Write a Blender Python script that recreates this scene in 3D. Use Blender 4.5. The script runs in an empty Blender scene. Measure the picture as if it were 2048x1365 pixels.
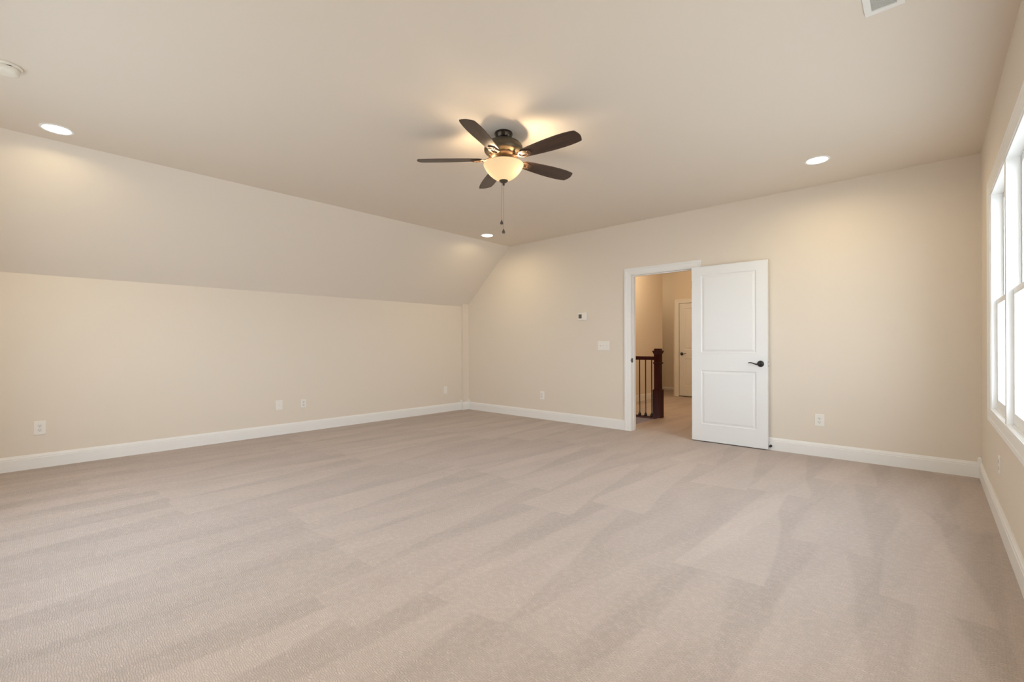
import bpy, bmesh, math, random
from mathutils import Vector, Matrix
random.seed(7)
PI = math.pi
SC = bpy.context.scene
C = SC.collection

# ------------------------------------------------------------------ camera
CAM_H = 1.126
F_PX = 920.457
yaw, pit, rol = (math.radians(v) for v in (42.257, 0.084, -0.111))
fwd = Vector((-math.sin(yaw) * math.cos(pit), math.cos(yaw) * math.cos(pit), math.sin(pit)))
rgt = Vector((math.cos(yaw), math.sin(yaw), 0))
upv = rgt.cross(fwd)
r2 = rgt * math.cos(rol) + upv * math.sin(rol)
u2 = -rgt * math.sin(rol) + upv * math.cos(rol)
cd = bpy.data.cameras.new('camera')
cd.sensor_width = 36.0
cd.sensor_fit = 'HORIZONTAL'
cd.lens = F_PX / 2048 * 36
cd.shift_y = (690.274 - 682.5) / 2048
cd.clip_start = 0.05
cam = bpy.data.objects.new('camera', cd)
C.objects.link(cam)
m4 = Matrix((r2, u2, -fwd)).transposed().to_4x4()
m4.translation = Vector((0, 0, CAM_H))
cam.matrix_world = m4
SC.camera = cam

# ------------------------------------------------------------------ room numbers
XL, XR = -6.116, 0.32          # left knee wall, right window wall
YF, YB = 5.535, -0.55          # far wall, wall behind the camera
ZC = 2.743                     # flat ceiling
ZK = 1.80                      # knee wall height
XS = -5.078                    # where the slope meets the flat ceiling
WIN = [(3.857, 4.680), (3.000, 3.823), (2.143, 2.966), (1.286, 2.109)]   # right wall window units; the last two are unseen, added for light
WZ0, WZ1 = 0.672, 2.190
WT = 0.25                      # outside wall thickness, deepened to cut side light from the windows
FILL_WIN = [(-4.60, -3.70), (-3.66, -2.76), (-2.72, -1.82)]     # unseen windows added behind the camera to even out the light
DX0, DX1, DZ = -2.910, -2.095, 2.046                   # clear door opening

# ------------------------------------------------------------------ world, colour, lights
SC.view_settings.view_transform = 'Standard'
SC.view_settings.look = 'None'
SC.view_settings.gamma = 1.0
SC.view_settings.use_curve_mapping = False
SC.view_settings.exposure = 0.04
SC.cycles.use_denoising = True
SC.cycles.max_bounces = 14
SC.cycles.diffuse_bounces = 10
SC.cycles.sample_clamp_indirect = 6.0
SC.cycles.caustics_reflective = False
SC.cycles.caustics_refractive = False

world = bpy.data.worlds.new('overcast_sky')
SC.world = world
world.use_nodes = True
nt = world.node_tree
nt.nodes.clear()
wo = nt.nodes.new('ShaderNodeOutputWorld')
bg = nt.nodes.new('ShaderNodeBackground')
geo = nt.nodes.new('ShaderNodeTexCoord')
sep = nt.nodes.new('ShaderNodeSeparateXYZ')
rmp = nt.nodes.new('ShaderNodeValToRGB')
mp = nt.nodes.new('ShaderNodeMapRange')
mp.inputs['From Min'].default_value = -1
mp.inputs['From Max'].default_value = 1
nt.links.new(geo.outputs['Generated'], sep.inputs[0])
nt.links.new(sep.outputs['Z'], mp.inputs['Value'])
nt.links.new(mp.outputs[0], rmp.inputs[0])
e = rmp.color_ramp.elements
e[0].position = 0.0; e[0].color = (0.24, 0.255, 0.27, 1)
e[1].position = 1.0; e[1].color = (0.62, 0.76, 0.94, 1)
for p, c in ((0.25, (0.42, 0.455, 0.48, 1)), (0.46, (0.72, 0.775, 0.83, 1)), (0.50, (0.84, 0.93, 1.05, 1)), (0.65, (0.86, 0.95, 1.08, 1))):
    k = rmp.color_ramp.elements.new(p); k.color = c
nt.links.new(rmp.outputs[0], bg.inputs['Color'])
bg.inputs['Strength'].default_value = 8.5
nt.links.new(bg.outputs[0], wo.inputs['Surface'])


def area_light(name, loc, rot, sx, sy, power, col, shape='RECTANGLE', portal=False, spread=None):
    d = bpy.data.lights.new(name, 'AREA')
    d.shape = shape; d.size = sx
    if shape in ('RECTANGLE', 'ELLIPSE'):
        d.size_y = sy
    d.energy = power; d.color = col
    if spread:
        d.spread = math.radians(spread)
    if portal:
        d.cycles.is_portal = True
    o = bpy.data.objects.new(name, d); C.objects.link(o)
    o.location = loc; o.rotation_euler = rot
    return o


def point_light(name, loc, power, col, radius):
    d = bpy.data.lights.new(name, 'POINT')
    d.energy = power; d.color = col; d.shadow_soft_size = radius
    o = bpy.data.objects.new(name, d); C.objects.link(o)
    o.location = loc
    return o


for (a, b) in WIN:
    area_light('window_portal', (XR + WT + 0.01, (a + b) / 2, (WZ0 + WZ1) / 2), (0, PI / 2, 0),
               WZ1 - WZ0, b - a, 1, (1, 1, 1), portal=True)

for (a, b) in FILL_WIN:  # portals of the added back windows
    area_light('window_portal', ((a + b) / 2, YB - 0.11, (WZ0 + WZ1) / 2), (PI / 2, 0, PI),
               b - a, WZ1 - WZ0, 1, (1, 1, 1), portal=True)

CAN_POWER = 8.0
WARM = (1.0, 0.81, 0.47)
HALL_WARM = (1.0, 0.77, 0.50)
point_light('hall_lamp_light', (-3.45, 7.7, 2.6), 52, HALL_WARM, 0.12)
point_light('hall_end_fill', (-5.1, 10.5, 2.5), 8, HALL_WARM, 0.12)  # added fill that brightens the hall end, no fixture there

# ------------------------------------------------------------------ materials


def mat(name, color, rough=0.6, metal=0.0, emit=None, estr=0.0, spec=0.5, bump=None, coat=0.0):
    m = bpy.data.materials.new(name)
    m.use_nodes = True
    t = m.node_tree
    b = t.nodes['Principled BSDF']
    b.inputs['Base Color'].default_value = (*color, 1)
    b.inputs['Roughness'].default_value = rough
    b.inputs['Metallic'].default_value = metal
    b.inputs['Specular IOR Level'].default_value = spec
    b.inputs['Coat Weight'].default_value = coat
    if emit:
        b.inputs['Emission Color'].default_value = (*emit, 1)
        b.inputs['Emission Strength'].default_value = estr
    if bump:
        sc, st, dist = bump
        n = t.nodes.new('ShaderNodeTexNoise'); n.inputs['Scale'].default_value = sc
        n.inputs['Detail'].default_value = 3
        tc = t.nodes.new('ShaderNodeTexCoord')
        t.links.new(tc.outputs['Object'], n.inputs['Vector'])
        bp = t.nodes.new('ShaderNodeBump'); bp.inputs['Strength'].default_value = st
        bp.inputs['Distance'].default_value = dist
        t.links.new(n.outputs['Fac'], bp.inputs['Height'])
        t.links.new(bp.outputs[0], b.inputs['Normal'])
    return m


M_WALL = mat('wall_paint', (0.71, 0.635, 0.54), 0.85, spec=0.2, bump=(260, 0.08, 0.002))
M_CEIL = mat('ceiling_paint', (0.74, 0.675, 0.595), 0.9, spec=0.15, bump=(260, 0.08, 0.002))
M_TRIM = mat('trim_paint', (0.78, 0.765, 0.735), 0.42, spec=0.4)
M_DOOR = mat('door_paint', (0.765, 0.765, 0.755), 0.42, spec=0.4, bump=(90, 0.03, 0.001))
M_VINYL = mat('window_vinyl', (0.86, 0.87, 0.87), 0.35)
M_PLATE = mat('outlet_plastic', (0.78, 0.745, 0.69), 0.35)
M_PLATE2 = mat('outlet_face_plastic', (0.72, 0.69, 0.64), 0.35)
M_SLOT = mat('outlet_slot', (0.06, 0.05, 0.05), 0.6)
M_SCREEN = mat('thermostat_screen', (0.09, 0.085, 0.06), 0.3)
M_BRONZE = mat('oil_rubbed_bronze', (0.04, 0.03, 0.022), 0.25, metal=0.75, spec=0.5)
M_BRONZE_H = mat('bronze_housing', (0.10, 0.082, 0.058), 0.45, metal=0.7)
M_COPPER = mat('copper_bronze', (0.13, 0.08, 0.05), 0.5, metal=0.55)  # copper-toned metal of the blade ring and irons
M_BLACK = mat('black_iron', (0.012, 0.011, 0.011), 0.35, spec=0.5)
M_STEEL = mat('latch_steel', (0.55, 0.53, 0.5), 0.3, metal=1.0)
M_CHAIN = mat('brass_chain', (0.42, 0.33, 0.2), 0.35, metal=0.9)
M_DROP = mat('dark_wood_drop', (0.05, 0.03, 0.025), 0.4)
M_LAMP = mat('can_lens', (1, 1, 1), 0.5, emit=(1.0, 0.93, 0.82), estr=14)
M_SMOKE = mat('smoke_plastic', (0.80, 0.76, 0.68), 0.45)
M_VENT = mat('vent_enamel', (0.80, 0.80, 0.78), 0.4)
M_GAP = mat('dark_gap', (0.02, 0.018, 0.016), 0.8)


def wood(name, c1, c2, scale, rough=0.35, coat=0.2, axis='X'):
    m = bpy.data.materials.new(name); m.use_nodes = True
    t = m.node_tree; b = t.nodes['Principled BSDF']
    tc = t.nodes.new('ShaderNodeTexCoord'); mpn = t.nodes.new('ShaderNodeMapping')
    s = (1, 14, 14) if axis == 'X' else (14, 14, 1)
    mpn.inputs['Scale'].default_value = s
    n = t.nodes.new('ShaderNodeTexNoise'); n.inputs['Scale'].default_value = scale
    n.inputs['Detail'].default_value = 5
    r = t.nodes.new('ShaderNodeValToRGB')
    r.color_ramp.elements[0].position = 0.35; r.color_ramp.elements[0].color = (*c1, 1)
    r.color_ramp.elements[1].position = 0.65; r.color_ramp.elements[1].color = (*c2, 1)
    t.links.new(tc.outputs['Object'], mpn.inputs['Vector'])
    t.links.new(mpn.outputs[0], n.inputs['Vector'])
    t.links.new(n.outputs['Fac'], r.inputs[0])
    t.links.new(r.outputs[0], b.inputs['Base Color'])
    b.inputs['Roughness'].default_value = rough
    b.inputs['Coat Weight'].default_value = coat
    return m


M_BLADE = wood('blade_walnut', (0.034, 0.017, 0.012), (0.058, 0.030, 0.020), 3.0, 0.42, 0.1)
M_CHERRY = wood('stair_cherry_wood', (0.030, 0.0035, 0.0015), (0.055, 0.008, 0.003), 3.0, 0.5, 0.0, axis='Z')
M_CHERRY.node_tree.nodes['Principled BSDF'].inputs['Specular IOR Level'].default_value = 0.15


def glass_material():
    m = bpy.data.materials.new('window_glass'); m.use_nodes = True
    t = m.node_tree; t.nodes.clear()
    o = t.nodes.new('ShaderNodeOutputMaterial'); mx = t.nodes.new('ShaderNodeMixShader')
    tr = t.nodes.new('ShaderNodeBsdfTransparent'); gl = t.nodes.new('ShaderNodeBsdfGlossy')
    tr.inputs[0].default_value = (0.97, 0.985, 0.98, 1)
    gl.inputs['Roughness'].default_value = 0.02
    mx.inputs[0].default_value = 0.04
    t.links.new(tr.outputs[0], mx.inputs[1]); t.links.new(gl.outputs[0], mx.inputs[2])
    t.links.new(mx.outputs[0], o.inputs['Surface'])
    return m


M_GLASS = glass_material()


def bowl_material():
    m = bpy.data.materials.new('frosted_amber_glass'); m.use_nodes = True
    t = m.node_tree; t.nodes.clear()
    o = t.nodes.new('ShaderNodeOutputMaterial')
    tr = t.nodes.new('ShaderNodeBsdfTranslucent'); tr.inputs[0].default_value = (0.017, 0.0145, 0.0105, 1)
    df = t.nodes.new('ShaderNodeBsdfPrincipled'); df.inputs['Base Color'].default_value = (0.75, 0.62, 0.42, 1)
    df.inputs['Roughness'].default_value = 0.3
    mx = t.nodes.new('ShaderNodeMixShader'); mx.inputs[0].default_value = 0.35
    em = t.nodes.new('ShaderNodeEmission'); em.inputs[0].default_value = (1.0, 0.70, 0.38, 1); em.inputs[1].default_value = 0.46
    ad = t.nodes.new('ShaderNodeAddShader')
    t.links.new(tr.outputs[0], mx.inputs[1]); t.links.new(df.outputs[0], mx.inputs[2])
    t.links.new(mx.outputs[0], ad.inputs[0]); t.links.new(em.outputs[0], ad.inputs[1])
    t.links.new(ad.outputs[0], o.inputs['Surface'])
    return m


M_BOWL = bowl_material()


def carpet_material():
    m = bpy.data.materials.new('carpet'); m.use_nodes = True
    t = m.node_tree; N = t.nodes; Lk = t.links
    b = N['Principled BSDF']
    b.inputs['Roughness'].default_value = 0.95
    b.inputs['Specular IOR Level'].default_value = 0.1
    b.inputs['Sheen Weight'].default_value = 0.15
    b.inputs['Sheen Roughness'].default_value = 0.6
    tc = N.new('ShaderNodeTexCoord')

    def math_(op, a, bb=None, cc=None):
        n = N.new('ShaderNodeMath'); n.operation = op
        for i, v in enumerate((a, bb, cc)):
            if v is None:
                continue
            if isinstance(v, (int, float)):
                n.inputs[i].default_value = v
            else:
                Lk.new(v, n.inputs[i])
        return n.outputs[0]

    def noise(scale, detail=2, sx=1, sy=1, rot=0.0, off=0.0):
        mm = N.new('ShaderNodeMapping'); mm.inputs['Scale'].default_value = (sx, sy, 1)
        mm.inputs['Rotation'].default_value = (0, 0, rot); mm.inputs['Location'].default_value = (off, off, 0)
        Lk.new(tc.outputs['Object'], mm.inputs['Vector'])
        n = N.new('ShaderNodeTexNoise'); n.inputs['Scale'].default_value = scale
        n.inputs['Detail'].default_value = detail
        Lk.new(mm.outputs[0], n.inputs['Vector'])
        return n.outputs['Fac']
    sp = N.new('ShaderNodeSeparateXYZ'); Lk.new(tc.outputs['Object'], sp.inputs[0])
    X, Y = sp.outputs['X'], sp.outputs['Y']
    wob = math_('SUBTRACT', noise(1.1, 1), 0.5)

    def tracks(ang, width, length, wedge, seed):
        ca, sa = math.cos(ang), math.sin(ang)
        u = math_('ADD', math_('ADD', math_('MULTIPLY', X, ca), math_('MULTIPLY', Y, sa)), math_('MULTIPLY', wob, 0.14))
        v = math_('ADD', math_('ADD', math_('MULTIPLY', X, -sa), math_('MULTIPLY', Y, ca)), math_('MULTIPLY', wob, 0.2))
        us = math_('DIVIDE', u, width)
        col = math_('FLOOR', us)
        wn = N.new('ShaderNodeTexWhiteNoise'); wn.noise_dimensions = '1D'
        Lk.new(math_('ADD', col, seed), wn.inputs['W'])
        vs = math_('ADD', math_('DIVIDE', v, length), math_('MULTIPLY', wn.outputs['Value'], 0.55))
        row = math_('FLOOR', vs)
        fv = math_('FRACT', vs); fu = math_('FRACT', us)
        wn2 = N.new('ShaderNodeTexWhiteNoise'); wn2.noise_dimensions = '2D'
        cmb = N.new('ShaderNodeCombineXYZ')
        Lk.new(math_('ADD', col, seed * 3.1), cmb.inputs[0]); Lk.new(row, cmb.inputs[1])
        Lk.new(cmb.outputs[0], wn2.inputs['Vector'])
        # wedge shaped stroke of the vacuum head: narrows along its length
        lim = math_('ADD', 0.18, math_('MULTIPLY', math_('SUBTRACT', 1.0, fv), wedge))
        d = math_('ABSOLUTE', math_('SUBTRACT', fu, 0.5))
        edge = math_('SUBTRACT', math_('MULTIPLY', lim, 0.9), d)
        inside = N.new('ShaderNodeMapRange'); inside.interpolation_type = 'SMOOTHSTEP'
        inside.inputs['From Min'].default_value = -0.03; inside.inputs['From Max'].default_value = 0.04
        Lk.new(edge, inside.inputs['Value'])
        return math_('MULTIPLY', inside.outputs[0], math_('ADD', 0.25, math_('MULTIPLY', wn2.outputs['Value'], 0.75)))
    t1 = tracks(math.radians(4), 0.40, 1.55, 0.40, 5.0)
    t2 = tracks(math.radians(-9), 0.30, 2.3, 0.30, 11.0)
    big = noise(0.55, 2, 1, 1)
    streak = noise(3.2, 2, 1.0, 0.28, 0.05, 3.0)
    patch = noise(4.5, 4, 1.0, 0.7, 0.0, 9.0)
    fine = noise(150, 2)
    # woven loop pattern: short tufts laid in staggered rows
    mb = N.new('ShaderNodeMapping'); mb.inputs['Rotation'].default_value = (0, 0, math.radians(3))
    wv = N.new('ShaderNodeVectorMath'); wv.operation = 'ADD'
    nz = N.new('ShaderNodeTexNoise'); nz.inputs['Scale'].default_value = 30
    Lk.new(tc.outputs['Object'], nz.inputs['Vector'])
    scl = N.new('ShaderNodeVectorMath'); scl.operation = 'SCALE'; scl.inputs['Scale'].default_value = 0.022
    Lk.new(nz.outputs['Color'], scl.inputs[0])
    Lk.new(tc.outputs['Object'], wv.inputs[0]); Lk.new(scl.outputs[0], wv.inputs[1])
    Lk.new(wv.outputs[0], mb.inputs['Vector'])
    br = N.new('ShaderNodeTexBrick')
    br.inputs['Scale'].default_value = 1.0
    br.inputs['Brick Width'].default_value = 0.021; br.inputs['Row Height'].default_value = 0.0075
    br.inputs['Mortar Size'].default_value = 0.0022; br.inputs['Mortar Smooth'].default_value = 1.0
    br.inputs['Color1'].default_value = (1, 1, 1, 1); br.inputs['Color2'].default_value = (0.62, 0.62, 0.62, 1)
    br.inputs['Mortar'].default_value = (0, 0, 0, 1)
    Lk.new(mb.outputs[0], br.inputs['Vector'])
    bw = N.new('ShaderNodeRGBToBW'); Lk.new(br.outputs['Color'], bw.inputs[0])
    wmask = N.new('ShaderNodeMapRange'); wmask.inputs['From Min'].default_value = 0.42; wmask.inputs['From Max'].default_value = 0.62
    Lk.new(noise(38, 2, off=4.0), wmask.inputs['Value'])
    loops = math_('ADD', math_('MULTIPLY', bw.outputs[0], math_('ADD', 0.50, math_('MULTIPLY', wmask.outputs[0], 0.50))),
                  math_('MULTIPLY', fine, 0.55))
    patt = math_('ADD', math_('MULTIPLY', t1, 0.115), math_('MULTIPLY', t2, 0.06))
    patt = math_('ADD', patt, math_('MULTIPLY', math_('SUBTRACT', streak, 0.5), 0.16))
    patt = math_('ADD', patt, math_('MULTIPLY', math_('SUBTRACT', patch, 0.5), 0.10))
    patt = math_('ADD', patt, math_('MULTIPLY', math_('SUBTRACT', big, 0.5), 0.06))
    patt = math_('ADD', patt, math_('MULTIPLY', math_('SUBTRACT', loops, 0.92), 0.27))
    f = math_('ADD', 0.91, patt)
    vm = N.new('ShaderNodeVectorMath'); vm.operation = 'SCALE'
    vm.inputs[0].default_value = (0.505, 0.42, 0.368)
    Lk.new(f, vm.inputs['Scale'])
    Lk.new(vm.outputs[0], b.inputs['Base Color'])
    bp = N.new('ShaderNodeBump'); bp.inputs['Strength'].default_value = 0.55; bp.inputs['Distance'].default_value = 0.005
    Lk.new(loops, bp.inputs['Height']); Lk.new(bp.outputs[0], b.inputs['Normal'])
    return m


M_CARPET = carpet_material()

# ------------------------------------------------------------------ mesh helpers


def link(name, bm, m, parent=None, smooth=False, loc=None):
    bmesh.ops.recalc_face_normals(bm, faces=bm.faces[:])
    me = bpy.data.meshes.new(name)
    bm.to_mesh(me); bm.free()
    o = bpy.data.objects.new(name, me)
    C.objects.link(o)
    ms = m if isinstance(m, (list, tuple)) else [m]
    for x in ms:
        me.materials.append(x)
    if smooth:
        for p in me.polygons:
            p.use_smooth = True
        try:
            me.set_sharp_from_angle(angle=math.radians(40))
        except Exception:
            pass
    if parent is not None:
        o.parent = parent
    if loc is not None:
        o.location = loc
    return o


def box(bm, x0, x1, y0, y1, z0, z1, bevel=0.0, mi=0):
    vs = [bm.verts.new((x, y, z)) for x in (x0, x1) for y in (y0, y1) for z in (z0, z1)]
    q = [(0, 1, 3, 2), (4, 6, 7, 5), (0, 4, 5, 1), (2, 3, 7, 6), (0, 2, 6, 4), (1, 5, 7, 3)]
    fs = [bm.faces.new([vs[i] for i in f]) for f in q]
    for f in fs:
        f.material_index = mi
    if bevel > 0:
        es = list({e for f in fs for e in f.edges})
        bmesh.ops.bevel(bm, geom=es, offset=bevel, segments=2, affect='EDGES', profile=0.5)


def lathe(bm, prof, cx=0, cy=0, seg=48, mi=0, close=False):
    rings = []
    for r, z in prof:
        if r < 1e-6:
            rings.append([bm.verts.new((cx, cy, z))])
        else:
            rings.append([bm.verts.new((cx + r * math.cos(2 * PI * i / seg), cy + r * math.sin(2 * PI * i / seg), z)) for i in range(seg)])
    for a, b in zip(rings[:-1], rings[1:]):
        for i in range(seg):
            j = (i + 1) % seg
            if len(a) == 1 and len(b) == 1:
                continue
            if len(a) == 1:
                f = bm.faces.new((a[0], b[i], b[j]))
            elif len(b) == 1:
                f = bm.faces.new((a[i], b[0], a[j]))
            else:
                f = bm.faces.new((a[i], b[i], b[j], a[j]))
            f.material_index = mi
    if close:
        for rr in (rings[0], rings[-1]):
            if len(rr) > 1:
                bm.faces.new(rr)


def tube(bm, pts, rads, seg=10, flat=1.0):
    pts = [Vector(p) for p in pts]
    rings = []
    up0 = Vector((0, 0, 1))
    for i, p in enumerate(pts):
        d = (pts[min(i + 1, len(pts) - 1)] - pts[max(i - 1, 0)]).normalized()
        up = up0 if abs(d.dot(up0)) < 0.95 else Vector((1, 0, 0))
        a = d.cross(up).normalized(); b = a.cross(d).normalized()
        r = rads[i] if isinstance(rads, (list, tuple)) else rads
        rings.append([bm.verts.new(p + a * r * math.cos(2 * PI * k / seg) + b * r * flat * math.sin(2 * PI * k / seg)) for k in range(seg)])
    for A, B in zip(rings[:-1], rings[1:]):
        for k in range(seg):
            j = (k + 1) % seg
            bm.faces.new((A[k], B[k], B[j], A[j]))
    bm.faces.new(rings[0]); bm.faces.new(rings[-1])


def prism(bm, poly, fn, t0, t1, mi=0):
    """extrude 2D poly; fn(u,v,t) -> point"""
    a = [bm.verts.new(fn(u, v, t0)) for u, v in poly]
    b = [bm.verts.new(fn(u, v, t1)) for u, v in poly]
    n = len(poly)
    fs = [bm.faces.new(a), bm.faces.new(b)]
    for i in range(n):
        j = (i + 1) % n
        fs.append(bm.faces.new((a[i], a[j], b[j], b[i])))
    for f in fs:
        f.material_index = mi
    return fs


def structure(name, bm, m, parent=None, smooth=False):
    o = link(name, bm, m, parent, smooth)
    if parent is None:
        o['kind'] = 'structure'
    return o


def empty(name, loc, label=None, cat=None, group=None, rotz=0.0, kind=None):
    o = bpy.data.objects.new(name, None); C.objects.link(o)
    o.location = loc; o.rotation_euler = (0, 0, rotz)
    o.empty_display_size = 0.1
    if label: o['label'] = label
    if cat: o['category'] = cat
    if group: o['group'] = group
    if kind: o['kind'] = kind
    return o


def copy_tree(o, parent=None):
    c = o.copy(); C.objects.link(c); c.parent = parent
    for ch in list(o.children):
        copy_tree(ch, c)
    return c


def grid_wall(bm, fn, us, vs, holes, t0, t1):
    """wall slab with rectangular holes. fn(u,v,t). holes: list of (u0,u1,v0,v1) aligned to us/vs"""
    def hole(i, j):
        uc = (us[i] + us[i + 1]) / 2; vc = (vs[j] + vs[j + 1]) / 2
        return any(h[0] < uc < h[1] and h[2] < vc < h[3] for h in holes)
    cache = {}

    def V(i, j, t):
        k = (i, j, t)
        if k not in cache:
            cache[k] = bm.verts.new(fn(us[i], vs[j], t))
        return cache[k]
    nu, nv = len(us) - 1, len(vs) - 1
    for i in range(nu):
        for j in range(nv):
            if hole(i, j):
                continue
            for t in (t0, t1):
                bm.faces.new((V(i, j, t), V(i + 1, j, t), V(i + 1, j + 1, t), V(i, j + 1, t)))
            for di, dj, e in ((-1, 0, ((i, j), (i, j + 1))), (1, 0, ((i + 1, j), (i + 1, j + 1))),
                              (0, -1, ((i, j), (i + 1, j))), (0, 1, ((i, j + 1), (i + 1, j + 1)))):
                a, b = i + di, j + dj
                if a < 0 or b < 0 or a >= nu or b >= nv or hole(a, b):
                    bm.faces.new((V(*e[0], t0), V(*e[1], t0), V(*e[1], t1), V(*e[0], t1)))


# ------------------------------------------------------------------ room shell
bm = bmesh.new(); box(bm, XL - 0.12, XR + 0.14, YB - 0.12, YF + 0.06, -0.15, 0.0)
structure('floor', bm, M_CARPET)

bm = bmesh.new(); box(bm, XS, XR + 0.14, YB - 0.12, YF + 0.12, ZC, ZC + 0.12)
structure('ceiling', bm, M_CEIL)

# sloped ceiling between the knee wall and the flat ceiling (far end of the knee wall is a little higher)
bm = bmesh.new()
zk0, zk1 = 1.788, 1.818
ya, yb = YB - 0.12, YF + 0.12
v = [bm.verts.new(p) for p in ((XL, ya, zk0), (XL, yb, zk1), (XS, yb, ZC), (XS, ya, ZC),
                               (XL - 0.12, ya, zk0), (XL - 0.12, yb, zk1), (XS - 0.05, yb, ZC + 0.12), (XS - 0.05, ya, ZC + 0.12))]
for f in ((0, 1, 2, 3), (4, 7, 6, 5), (0, 4, 5, 1), (3, 2, 6, 7), (0, 3, 7, 4), (1, 5, 6, 2)):
    bm.faces.new([v[i] for i in f])
structure('ceiling_slope', bm, M_CEIL)

bm = bmesh.new()
v = [bm.verts.new(p) for p in ((XL, ya, 0), (XL, yb, 0), (XL, yb, zk1), (XL, ya, zk0),
                               (XL - 0.12, ya, 0), (XL - 0.12, yb, 0), (XL - 0.12, yb, zk1), (XL - 0.12, ya, zk0))]
for f in ((0, 1, 2, 3), (4, 7, 6, 5), (0, 4, 5, 1), (3, 2, 6, 7), (0, 3, 7, 4), (1, 5, 6, 2)):
    bm.faces.new([v[i] for i in f])
# boxed chase in the far corner
CHX, CHY = -6.068, 5.400
zt = 1.858
box(bm, XL - 0.02, CHX, CHY, YF + 0.02, 0.0, zt)
structure('wall_left', bm, M_WALL)

# far wall with door opening
bm = bmesh.new()
poly_top = [(XL, zk1), (XS, ZC)]
grid_wall(bm, lambda u, v, t: (u, t, v), [XS, DX0 - 0.012, DX1 + 0.012, XR + 0.14], [0.0, DZ + 0.012, ZC], [(DX0 - 0.012, DX1 + 0.012, 0, DZ + 0.012)], YF, YF + 0.12)
prism(bm, [(XL - 0.12, 0), (XS, 0), (XS, ZC), (XL - 0.0, zk1 + 0.02), (XL - 0.12, zk1)], lambda u, v, t: (u, t, v), YF, YF + 0.12)
structure('wall_far', bm, M_WALL)

# right wall with the window openings
bm = bmesh.new()
ys = [YB - 0.12] + sorted(v for w in WIN for v in w) + [YF + 0.12]
holes = [(a, b, WZ0 - 0.02, WZ1) for a, b in WIN]
grid_wall(bm, lambda u, v, t: (t, u, v), ys, [0.0, WZ0 - 0.02, WZ1, ZC], holes, XR, XR + WT)
structure('wall_right', bm, M_WALL)

bm = bmesh.new()
xs = [XL - 0.12] + sorted(v for w in FILL_WIN for v in w) + [XR + 0.14]
grid_wall(bm, lambda u, v, t: (u, t, v), xs, [0.0, WZ0 - 0.02, WZ1, ZC], [(a, b, WZ0 - 0.02, WZ1) for a, b in FILL_WIN], YB - 0.12, YB)
structure('wall_back', bm, M_WALL)

# ------------------------------------------------------------------ baseboards
BB = [(0.0, 0.0), (0.0, 0.016), (0.098, 0.016), (0.101, 0.0135), (0.110, 0.0135), (0.115, 0.0125), (0.121, 0.0085), (0.124, 0.0085), (0.128, 0.006), (0.133, 0.0045), (0.133, 0.0)]


def baseboard(name, p0, p1, nrm, hscale=1.0, m=None):
    """p0,p1: 2D floor points on the wall plane; nrm: 2D unit normal into the room"""
    bm = bmesh.new()
    p0 = Vector(p0); p1 = Vector(p1); n = Vector(nrm)
    A = [bm.verts.new((*(p0 + n * t), z * hscale)) for z, t in BB]
    B = [bm.verts.new((*(p1 + n * t), z * hscale)) for z, t in BB]
    bm.faces.new(A); bm.faces.new(B)
    for i in range(len(BB)):
        j = (i + 1) % len(BB)
        bm.faces.new((A[i], A[j], B[j], B[i]))
    return structure(name, bm, m or M_TRIM)


CAS_W = 0.086
baseboard('baseboard_left', (XL, YB), (XL, CHY), (1, 0))
baseboard('baseboard_chase_front', (XL + 0.016, CHY), (CHX, CHY), (0, -1))
baseboard('baseboard_chase_side', (CHX, CHY - 0.016), (CHX, YF), (1, 0))
baseboard('baseboard_far_left', (CHX + 0.016, YF), (DX0 - 0.006 - CAS_W, YF), (0, -1))
baseboard('baseboard_far_right', (DX1 + 0.006 + CAS_W, YF), (XR - 0.016, YF), (0, -1))
baseboard('baseboard_right', (XR, YF), (XR, YB), (-1, 0))
baseboard('baseboard_back', (XL, YB), (XR, YB), (0, 1))


def corner_block(n, x, y, s=0.026):
    bm = bmesh.new()
    box(bm, x - s / 2, x + s / 2, y - s / 2, y + s / 2, 0, 0.158)
    k = 8
    prof = [(s / 2 * math.cos(i * PI / 2 / k), 0.158 + 0.020 * math.sin(i * PI / 2 / k)) for i in range(k + 1)]
    prof[-1] = (0, prof[-1][1])
    # domed cap, square in plan
    prev = None
    for r, z in prof:
        if r < 1e-6:
            cur = [bm.verts.new((x, y, z))]
        else:
            cur = [bm.verts.new((x + sx * r, y + sy * r, z)) for sx, sy in ((-1, -1), (1, -1), (1, 1), (-1, 1))]
        if prev:
            for i in range(4):
                j = (i + 1) % 4
                if len(cur) == 1:
                    bm.faces.new((prev[i], prev[j], cur[0]))
                else:
                    bm.faces.new((prev[i], prev[j], cur[j], cur[i]))
        prev = cur
    structure('trim_%d' % n, bm, M_TRIM)


corner_block(1, XR - 0.014, YF - 0.014)
corner_block(2, XL + 0.014, CHY - 0.014)
corner_block(3, CHX + 0.014, YF - 0.014)

# ------------------------------------------------------------------ door casing and jambs
CP = [(0.0, 0.0), (0.0, 0.008), (0.010, 0.011), (0.014, 0.0105), (0.018, 0.012), (0.055, 0.015), (0.058, 0.018), (0.066, 0.019), (0.070, 0.0175), (0.074, 0.019), (0.082, 0.0195), (CAS_W, 0.0175), (CAS_W, 0.0)]


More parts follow.
